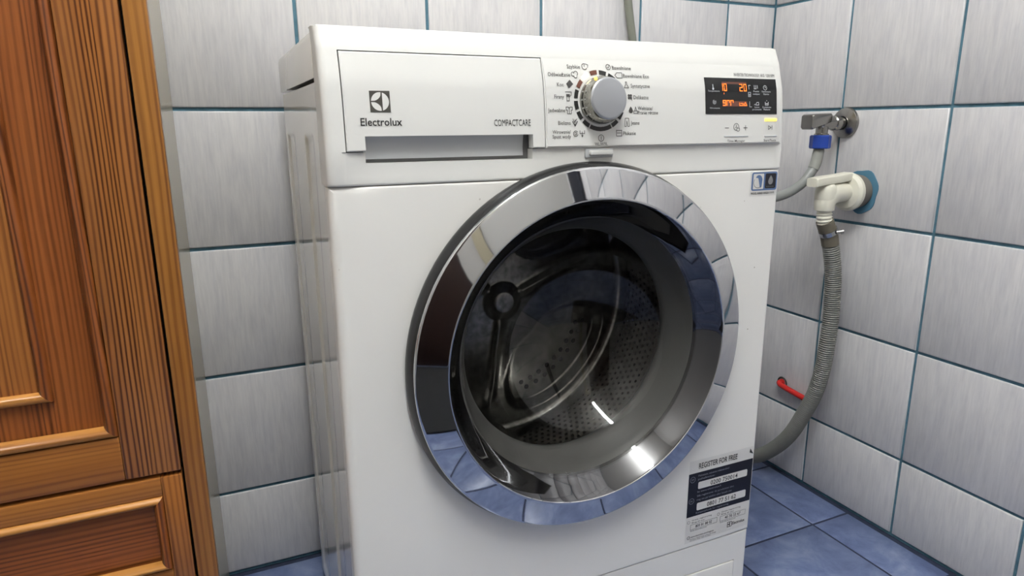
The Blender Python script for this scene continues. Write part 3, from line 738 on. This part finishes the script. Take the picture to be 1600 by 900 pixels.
for a in PAD:
    bm = bmesh.new(); t0 = R(a); rad = Vector((math.cos(t0), 0, math.sin(t0))); tan = Vector((-math.sin(t0), 0, math.cos(t0)))
    rows = []
    for y, hgt, wd_ in ((-.336, .004, .022), (-.325, .026, .028), (-.300, .040, .033), (-.25, .044, .035), (-.20, .042, .034), (-.182, .030, .030), (-.174, .006, .026)):
        rows.append([bm.verts.new(Vector((DC[0], y, DC[2]))+rad*(DR-.001-hgt*math.sin(PI*q/10)**.8)+tan*(wd_*(q/5-1)*(1-.45*math.sin(PI*q/10)))) for q in range(11)])
    for A, C_ in zip(rows, rows[1:]):
        for q in range(10): bm.faces.new((A[q], A[q+1], C_[q+1], C_[q]))
    obj('drum_paddle', bm, STEEL, drum, 50)
# tub behind the drum keeps the inside dark
obj('tub', lathe(bmesh.new(), [(.1800, -.4080), (.2450, -.3900), (.2520, -.3700), (.2520, -.1000), (.0001, -.0950)], DC, 'Y', 64), DARKGAP, wm, 50)

# ---- stickers on the front
s1 = Ink(S_front, .0002).rect(.5402, .6492, .5876, .6818).done('wool_sticker', STICK, wm, 'small white sticker with two blue and black pictograms')
def rr2(x0, z0, x1, z1, r): return [(p[0], p[1]) for p in rrect(x0, x1, z0, z1, r, 3)]
def S_f1(x, z, o): return S_front(x, z, .0002+o)
Ink(S_f1, .0002).poly(rr2(.5424, .6566, .5864, .6806, .003)).done('pictogram_frame', BLUEP, s1)
ik = Ink(S_f1, .0004); ik.poly(rr2(.5450, .6586, .5630, .6786, .001)); ik.done('pictogram', STICK, s1)
ik = Ink(S_f1, .0006); ik.poly([(.5496, .6750), (.5520, .6768), (.5556, .6770), (.5586, .6752), (.5604, .6716), (.5602, .6676), (.5594, .6610), (.5570, .6600), (.5556, .6650), (.5536, .6730), (.5490, .6736)]); ik.done('hand_symbol', BLUEP, s1)
ik = Ink(S_f1, .0006); ik.arc(.5532, .6676, .0074, 150, 330, .0006); ik.done('drum_symbol', INK, s1)
Ink(S_f1, .0004).poly(rr2(.5656, .6590, .5842, .6786, .002)).done('black_field', NAVY, s1)
ik = Ink(S_f1, .0006); ik.poly([(.5748, .6762), (.5768, .6738), (.5784, .6710), (.5790, .6682), (.5780, .6654), (.5760, .6640), (.5734, .6640), (.5714, .6654), (.5706, .6682), (.5714, .6710), (.5730, .6738)]); ik.text('BLUE WOOL', .5748, .6606, .0016, wid=.013, align='CENTER'); ik.done('fleece_symbol', mat('grey_symbol', (130, 130, 132)), s1)
Ink(S_f1).text('WOOL HAND WASH', .5420, .6518, .0030, wid=.0310, bold=.03).text('SAFE', .5738, .6522, .0026, wid=.0092).done('sticker_lettering', INKD, s1)

s2 = Ink(S_front, .0002).poly([(.4692, .1504), (.5868, .1504), (.5868, .2812), (.4700, .2812)]).done('registration_sticker', STICK, wm, 'large white and navy registration sticker at the lower right of the front')
Ink(S_f1, .0002).rect(.4695, .1926, .5868, .2616).done('navy_field', NAVY, s2)
ik = Ink(S_f1, .0004); ik.text('REGISTER FOR FREE', .4862, .2672, .0088, wid=.0700, bold=.012); ik.done('sticker_heading', INKD, s2)
ik = Ink(S_f1, .0004); ik.poly([(.5792, .2722), (.5866, .2690), (.5800, .2788)]); ik.done('corner_mark', INKD, s2)
ik = Ink(S_f1, .0005); ik.poly(rr2(.4868, .2350, .5775, .2462, .0022)); ik.poly(rr2(.4866, .2008, .5775, .2128, .0022)); ik.done('number_field', STICK, s2)
ik = Ink(S_f1, .0007); ik.text('0200 750014', .5340, .2368, .0072, wid=.0500, align='CENTER', bold=.012); ik.done('phone_number', INKD, s2)
ik = Ink(S_f1, .0007); ik.text('0801 77 51 62', .5320, .2032, .0072, wid=.0540, align='CENTER', bold=.012); ik.done('phone_number', INKD, s2)
ik = Ink(S_f1, .0004)
ik.text('Maksuton, vaivaton rekisteröinti', .4862, .2548, .0032, wid=.0560); ik.text('puhelimitse:', .4862, .2494, .0032, wid=.0300)
ik.text('Se www.electrolux.fi', .4860, .2294, .0030, wid=.0430); ik.text('Slik registrerer du produktet ditt:', .4860, .2228, .0030, wid=.0680); ik.text('ring oss på telefon eller besøk oss', .4860, .2166, .0030, wid=.0640)
ik.text('Kampanjekode for registrering', .4860, .1956, .0030, wid=.0600)
for zz, t_ in ((.2520, 'SF'), (.2180, 'DK')): ik.arc(.4766, zz, .0044, 0, 360, .0006, 18); ik.text(t_, .4766, zz-.0014, .0028, wid=.0044, align='CENTER')
ik.done('sticker_small_print', mat('grey_white_print', (150, 152, 160)), s2)
ik = Ink(S_f1, .0004)
for (x0, x1, zt, num) in ((.4776, .5262, .1884, '800 81 88 02'), (.5320, .5800, .1880, '40 70 33 67')):
    ik.line([(x0, zt-.0170), (x1, zt-.0170), (x1, zt-.0090), (x0, zt-.0090)], .0004, True)
    ik.text(num, (x0+x1)/2, zt-.0152, .0046, wid=.030, align='CENTER', bold=.01)
    ik.text('Gratis registrering', x0+.002, zt-.0030, .0024, wid=.036); ik.text('Ring til oss:', x0+.002, zt-.0070, .0024, wid=.024)
    ik.text('www.electrolux.com', x0, zt-.0200, .0022, wid=.030); ik.arc(x0-.0036, zt-.0040, .0022, 0, 360, .0004, 12)
ik.text('www.electrolux.com/register', .4790, .1580, .0026, wid=.0430, bold=.01); ik.text('Product registration is free of charge', .4780, .1546, .0018, wid=.048); ik.text('and takes only a few minutes', .4780, .1524, .0018, wid=.038)
ik.arc(.4752, .1590, .0024, 0, 360, .0006, 12)
ik.text('Electrolux', .5562, .1590, .0052, wid=.0240, bold=.012)
lx, lz, lh = .5510, .1612, .0086
ik.line([lg(-.45, -.45), lg(.45, -.45), lg(.45, .45), lg(-.45, .45)], .0009, True); ik.poly([lg(-.45, .03), lg(-.45, -.03), lg(-.1, -.1), lg(.05, -.45), lg(.12, -.45), lg(.12, .45), lg(.05, .45), lg(-.1, .1)]); ik.done('sticker_fine_print', INK, s2)

# ------------------------------------------------------------------ wooden cabinet
YC, CXR = -.35, -1.1175
WV = m_wood('pine_vertical', 'Z', (182, 120, 60), (154, 94, 42), (90, 44, 14), 175)
WVD = m_wood('pine_vertical_red', 'Z', (160, 94, 44), (134, 72, 30), (88, 42, 14), 190, .9)
WH = m_wood('pine_horizontal', 'X', (180, 122, 60), (158, 98, 44), (112, 62, 26), 150, .5)
WB = m_wood('pine_moulding', 'X', (204, 148, 78), (186, 124, 58), (140, 86, 38), 120, .4)
WE = m_wood('pine_edge', 'Z', (186, 132, 64), (164, 108, 48), (126, 76, 30), 110, .4)
CABS = mat('beige_cabinet_side', (178, 168, 142), .22, spec=.5)
CL = ROOM_X0+.02
cab = thing('wooden_cabinet', ((CL+CXR)/2, -.18, 0), 'tall orange-brown pine cabinet with panelled door and drawers at the left edge', 'cabinet')
bm = B(CXR-.016, CXR, YC+.02, -.001, 0, 2.0); obj('side_panel', bm, CABS, cab, label='glossy beige side panel')
obj('edge_strip', B(CXR-.0205, CXR+.0006, YC, YC+.0205, 0, 2.0, bev=.002), WE, cab, label='lighter pine edge strip')
obj('side_panel', B(CL, CL+.018, YC, -.001, 0, 2.0), WV, cab); obj('top_panel', B(CL+.018, CXR-.0205, YC, -.001, 1.982, 2.0), WH, cab)
obj('carcass_gap_backing', B(CL+.018, CXR-.0205, YC+.03, YC+.034, .0, 1.98), DARKGAP, cab)
def bead(name, x0, x1, z0, z1, wd, yb, hgt, parent):
    """mitred half-round moulding round a rectangle, outer size x0..x1, z0..z1; four mitred pieces"""
    prof = [(0, 0)]+[(wd*(.5-.5*math.cos(PI*k/8)), hgt*math.sin(PI*k/8)) for k in range(1, 8)]+[(wd, 0)]
    def ringpts(u, h_): return [(x0+u, z0+u), (x1-u, z0+u), (x1-u, z1-u), (x0+u, z1-u)]
    for s in range(4):
        bm = bmesh.new(); rows = []
        for u, h_ in prof:
            p = ringpts(u, h_); a, b = p[s], p[(s+1) % 4]
            rows.append((bm.verts.new((a[0], yb-h_, a[1])), bm.verts.new((b[0], yb-h_, b[1]))))
        for A, C_ in zip(rows, rows[1:]): bm.faces.new((A[0], A[1], C_[1], C_[0]))
        bm.faces.new([r_[0] for r_ in rows]); bm.faces.new([r_[1] for r_ in rows][::-1])
        obj(name, bm, WB if s in (0, 2) else WVD, parent, 60)
def panel_front(name, x0, x1, z0, z1, st, rt, bw, second=None, label=None):
    t0, t1 = YC-.001, YC+.019
    p = thing_part(name, ((x0+x1)/2, YC+.01, (z0+z1)/2), cab, label)
    obj('stile', B(x0, x0+st, t0, t1, z0, z1, bev=.0012), WV, p); obj('stile', B(x1-st, x1, t0, t1, z0, z1, bev=.0012), WV, p)
    obj('rail', B(x0+st+.0002, x1-st-.0002, t0, t1, z0, z0+rt, bev=.0012), WH, p); obj('rail', B(x0+st+.0002, x1-st-.0002, t0, t1, z1-rt, z1, bev=.0012), WH, p)
    a0, a1, b0, b1 = x0+st-.0, x1-st+.0, z0+rt, z1-rt
    obj('field', B(x0+st-.004, x1-st+.004, t0+.008, t0+.014, b0-.004, b1+.004), WVD if second else WHD, p)
    return p, (a0, a1, b0, b1), t0
def thing_part(name, loc, parent, label=None):
    o = bpy.data.objects.new(name, None); o.empty_display_size = .02; COL.objects.link(o); put(o, loc, parent); tag(o, label); return o
WHD = m_wood('pine_horizontal_red', 'X', (162, 96, 46), (136, 74, 32), (92, 46, 18), 150, .6)
dx0, dx1 = CL+.022, -1.1405
p, (a0, a1, b0, b1), t0 = panel_front('cabinet_door', dx0, dx1, .3815, 1.96, .0525, .0492, .012, True, 'panelled upper door')
bead('moulding', a0-.0, a1+.0, b0, b1, .0125, t0+.006, .010, p)
i1 = .0525-.0
cx0, cx1, cz0, cz1 = a0+.0510, a1-.0510, b0+.0470, b1-.0470
bead('inner_moulding', cx0, cx1, cz0, cz1, .0115, t0+.008, .008, p)
obj('centre_panel', B(cx0+.010, cx1-.010, t0+.0070, t0+.0078, cz0+.010, cz1-.010), WV, p)
for (z0, z1) in ((.2430, .3765), (.1045, .2380)):
    p, (a0, a1, b0, b1), t0 = panel_front('cabinet_drawer', dx0, dx1, z0, z1, .0205, .0215, .010, None, 'panelled drawer front')
    bead('moulding', a0, a1, b0, b1, .0105, t0+.005, .009, p)
obj('plinth_board', B(CL+.02, CXR-.02, YC+.03, YC+.045, 0, .10), WH, cab)

# ------------------------------------------------------------------ plumbing on the right wall
GREYH = mat('grey_hose', (128, 130, 128), .45); DRAINH = mat('grey_corrugated_hose', (112, 113, 108), .5); SLEEVE = mat('hose_sleeve', (104, 98, 84), .55)
BLUEN = mat('blue_plastic_nut', (28, 62, 150), .4); WPL = mat('ivory_plastic', (222, 219, 204), .38)
VALV = mat('dull_chrome', (150, 148, 144), .22, metal=1)
T = Vector((0, -.197, .743))
tv = thing('water_tap', (0, -.197, .743), 'small chrome washing machine tap on a round plate on the right wall', 'tap')
XN = dirrot((-1, 0, 0))
obj('escutcheon', lathe(bmesh.new(), [(.0275, 0), (.0275, .003), (.0262, .0055), (.022, .0075), (.0125, .010), (.0125, .012)], T, n=48, rot=XN), VALV, tv, 30)
obj('valve_body', lathe(bmesh.new(), [(.0110, .008), (.0110, .022), (.0135, .024), (.0135, .034), (.0118, .036), (.0118, .066), (.0095, .069), (.0001, .070)], T, n=32, rot=XN), VALV, tv, 30)
bm = bmesh.new(); loft(bm, [[(-.048, T.y+y*.9, T.z+.006+z) for y, z in rrect(-.011, .011, -.004, .010, .003, 3)], [(-.052, T.y+y, T.z+.006+z) for y, z in rrect(-.012, .012, -.006, .011, .003, 3)], [(-.082, T.y+y, T.z+.004+z) for y, z in rrect(-.013, .013, -.011, .012, .003, 3)], [(-.096, T.y+y, T.z+.003+z) for y, z in rrect(-.0135, .0135, -.014, .012, .003, 3)], [(-.099, T.y+y*.9, T.z+.003+z*.85) for y, z in rrect(-.0135, .0135, -.014, .012, .003, 3)]])
obj('tap_handle', bm, VALV, tv, 30)
obj('outlet', lathe(bmesh.new(), [(.0105, 0), (.0105, -.012), (.0125, -.013), (.0125, -.030)], (-.060, T.y, T.z-.006), 'Z', 28), VALV, tv, 30)
ih = thing('inlet_hose', (-.062, T.y, .700), 'smooth grey inlet hose with blue plastic nut curving from the tap behind the machine', 'hose')
def hexnut(c, r, z0, z1, n=6):
    bm = bmesh.new(); q = []
    nn = 24
    for z, k in ((z0, .9), (z0+.002, 1), (z1-.002, 1), (z1, .9)):
        q.append([(c[0]+r*k*(1+.06*math.cos(n*2*PI*i/nn))*math.cos(2*PI*i/nn), c[1]+r*k*(1+.06*math.cos(n*2*PI*i/nn))*math.sin(2*PI*i/nn), z) for i in range(nn)])
    return loft(bm, q)
obj('hose_nut', hexnut((-.061, T.y, 0), .0172, .698, .722, 8), BLUEN, ih, 30, 'blue plastic nut')
P = catmull([(-.061, T.y, .700), (-.063, T.y, .690), (-.067, T.y, .672), (-.076, -.196, .655), (-.1, -.195, .632), (-.146, -.190, .614), (-.22, -.165, .604), (-.30, -.11, .598), (-.37, -.050, .596), (-.46, -.030, .596)], 8)
obj('hose', tube(bmesh.new(), P, .0086, 16), GREYH, ih, 60)
obj('hose_sleeve', tube(bmesh.new(), P[4:22], .0097, 16), mat('grey_sleeve', (142, 143, 138), .45), ih, 60)

# drain connection
D = Vector((0, -.240, .622))
bm = bmesh.new(); pts = []
for k in range(40):
    t = 2*PI*k/40; rr = .039+.0018*math.sin(3*t+1)+.0012*math.sin(7*t); pts.append((rr*.92*math.cos(t), rr*math.sin(t)))
loft(bm, [[(x, D.y-.004+a, D.z+b) for a, b in pts] for x in (.002, -.0014)])
obj('patch', bm, mat('blue_filler', (78, 124, 148), .8), wr, 40, 'blue filler around the drain hole')
ds = thing('drain_siphon', (0, D.y, D.z), 'ivory plastic elbow siphon in the blue-patched drain hole on the right wall', 'siphon')
obj('pipe_collar', lathe(bmesh.new(), [(.0290, -.001), (.0300, .006), (.0315, .012), (.0315, .022), (.029, .026), (.020, .026)], D, n=36, rot=XN), mat('rough_grey_collar', (112, 106, 98), .7), ds, 30, 'rough grey pipe collar')
obj('flange', lathe(bmesh.new(), [(.020, .022), (.0335, .024), (.0345, .027), (.0340, .031), (.029, .035), (.0150, .037), (.0140, .040)], D, n=48, rot=XN), WPL, ds, 30)
P = catmull([D+Vector((-.034, 0, 0)), D+Vector((-.055, 0, 0)), D+Vector((-.072, 0, -.003)), D+Vector((-.0825, 0, -.014)), D+Vector((-.083, 0, -.030))], 6)
obj('elbow', tube(bmesh.new(), P, lambda i: .0165+.0025*math.sin(PI*min(1, i/24)), 24), WPL, ds, 60)
obj('elbow_bulb', lathe(bmesh.new(), [(.0001, .016), (.010, .0145), (.0165, .008), (.0182, 0), (.0182, -.012), (.016, -.024), (.0115, -.030)], D+Vector((-.083, 0, .004)), 'Z', 32), WPL, ds, 60)
bm = bmesh.new(); loft(bm, [[(x, D.y+y, D.z+.022+z) for y, z in rrect(-w_, w_, -.0075+dz, .0075+dz, .003, 3)] for x, w_, dz in ((-.034, .011, .006), (-.060, .012, .003), (-.100, .013, .0), (-.118, .0125, -.002), (-.120, .011, -.002))])
obj('lever_cap', bm, WPL, ds, 30)
NZ = [(-.0825, D.y, .598), (-.081, D.y, .580), (-.078, D.y, .566)]
P = resample(catmull(NZ, 10), .0012)
obj('nozzle', tube(bmesh.new(), P, lambda i: .0122+(.0012 if i % 5 < 2 else 0), 24), WPL, ds, 40, 'ribbed nozzle')
dh = thing('drain_hose', (-.04, -.24, .0), 'grey corrugated drain hose hanging from the siphon down to the floor', 'hose')
PH = [(-.0785, D.y, .572), (-.073, D.y, .561), (-.066, D.y, .550), (-.0595, D.y, .532), (-.050, -.2405, .50), (-.0425, -.2405, .466), (-.038, -.2405, .42), (-.038, -.242, .38), (-.040, -.2415, .33), (-.040, -.237, .278), (-.040, -.226, .228), (-.040, -.207, .180), (-.040, -.180, .124), (-.040, -.148, .080), (-.042, -.105, .038), (-.046, -.070, .020), (-.056, -.040, .0165), (-.10, -.026, .0165), (-.2, -.024, .0165), (-.32, -.028, .0165)]
PC = resample(catmull(PH, 12), .0014)
k0 = min(range(len(PC)), key=lambda i: (PC[i]-Vector(PH[3])).length)
obj('hose_end', tube(bmesh.new(), PC[:k0+4], lambda i: .0152, 24), SLEEVE, dh, 40, 'smooth brown-grey hose end')
def ribr(i):
    return .0138+.0013*(.5+.5*math.cos(2*PI*i/3.0))
obj('corrugated_tube', tube(bmesh.new(), PC[k0:], lambda i: .0150 if i % 3 == 0 else .0137, 18), DRAINH, dh, 25)
ck = k0//2; cd_ = (PC[ck+1]-PC[ck-1]).normalized(); cc = PC[ck]; crm = dirrot(cd_)
cl = obj('hose_clamp', lathe(bmesh.new(), [(.0154, -.0042), (.0166, -.0042), (.0166, .0042), (.0154, .0042)], cc, n=36, rot=crm), CHROME2, dh, 30, 'shiny metal hose clamp')
obj('clamp_screw', lathe(bmesh.new(), [(.0001, -.006), (.0034, -.006), (.0034, .002), (.0044, .002), (.0044, .006), (.0001, .006)], cc+Vector((.006, -.020, .001)), n=10, rot=dirrot((.8, -.6, .15))), CHROME2, cl, 30)

# red pipe stub
rp = thing('red_pipe', (0, -.108, .2013), 'short bright red pipe coming out of a small hole low on the right wall', 'pipe')
REDP = mat('red_plastic', (196, 34, 30), .4)
bm = lathe(bmesh.new(), [(.0125, .0002), (.0135, .0015), (.0115, .003), (.0100, .0012)], (0, -.1085, .2013), n=28, rot=XN)
obj('hole_rim', bm, mat('broken_hole_rim', (44, 40, 38), .8), rp, 40)
P = catmull([(.006, -.108, .2015), (-.006, -.108, .2020), (-.0115, -.113, .2012), (-.013, -.128, .1995), (-.0125, -.150, .1970), (-.0120, -.180, .1940)], 6)
obj('pipe', tube(bmesh.new(), P, lambda i: .0058 if i > 8 else .0072, 18), REDP, rp, 60)
# thin hose rising behind the machine
bh = thing('wall_hose', (-.349, -.012, .85), 'thin grey hose rising up the back wall behind the machine', 'hose')
P = catmull([(-.30, -.013, .60), (-.322, -.013, .75), (-.350, -.013, .8933), (-.3625, -.013, .9616), (-.372, -.013, 1.05), (-.376, -.013, 1.2), (-.376, -.013, 1.35), (-.376, -.002, 1.40)], 10)
obj('hose', tube(bmesh.new(), P, .0072, 14), mat('grey_green_hose', (120, 122, 112), .5), bh, 60)
bpy.context.view_layer.update()
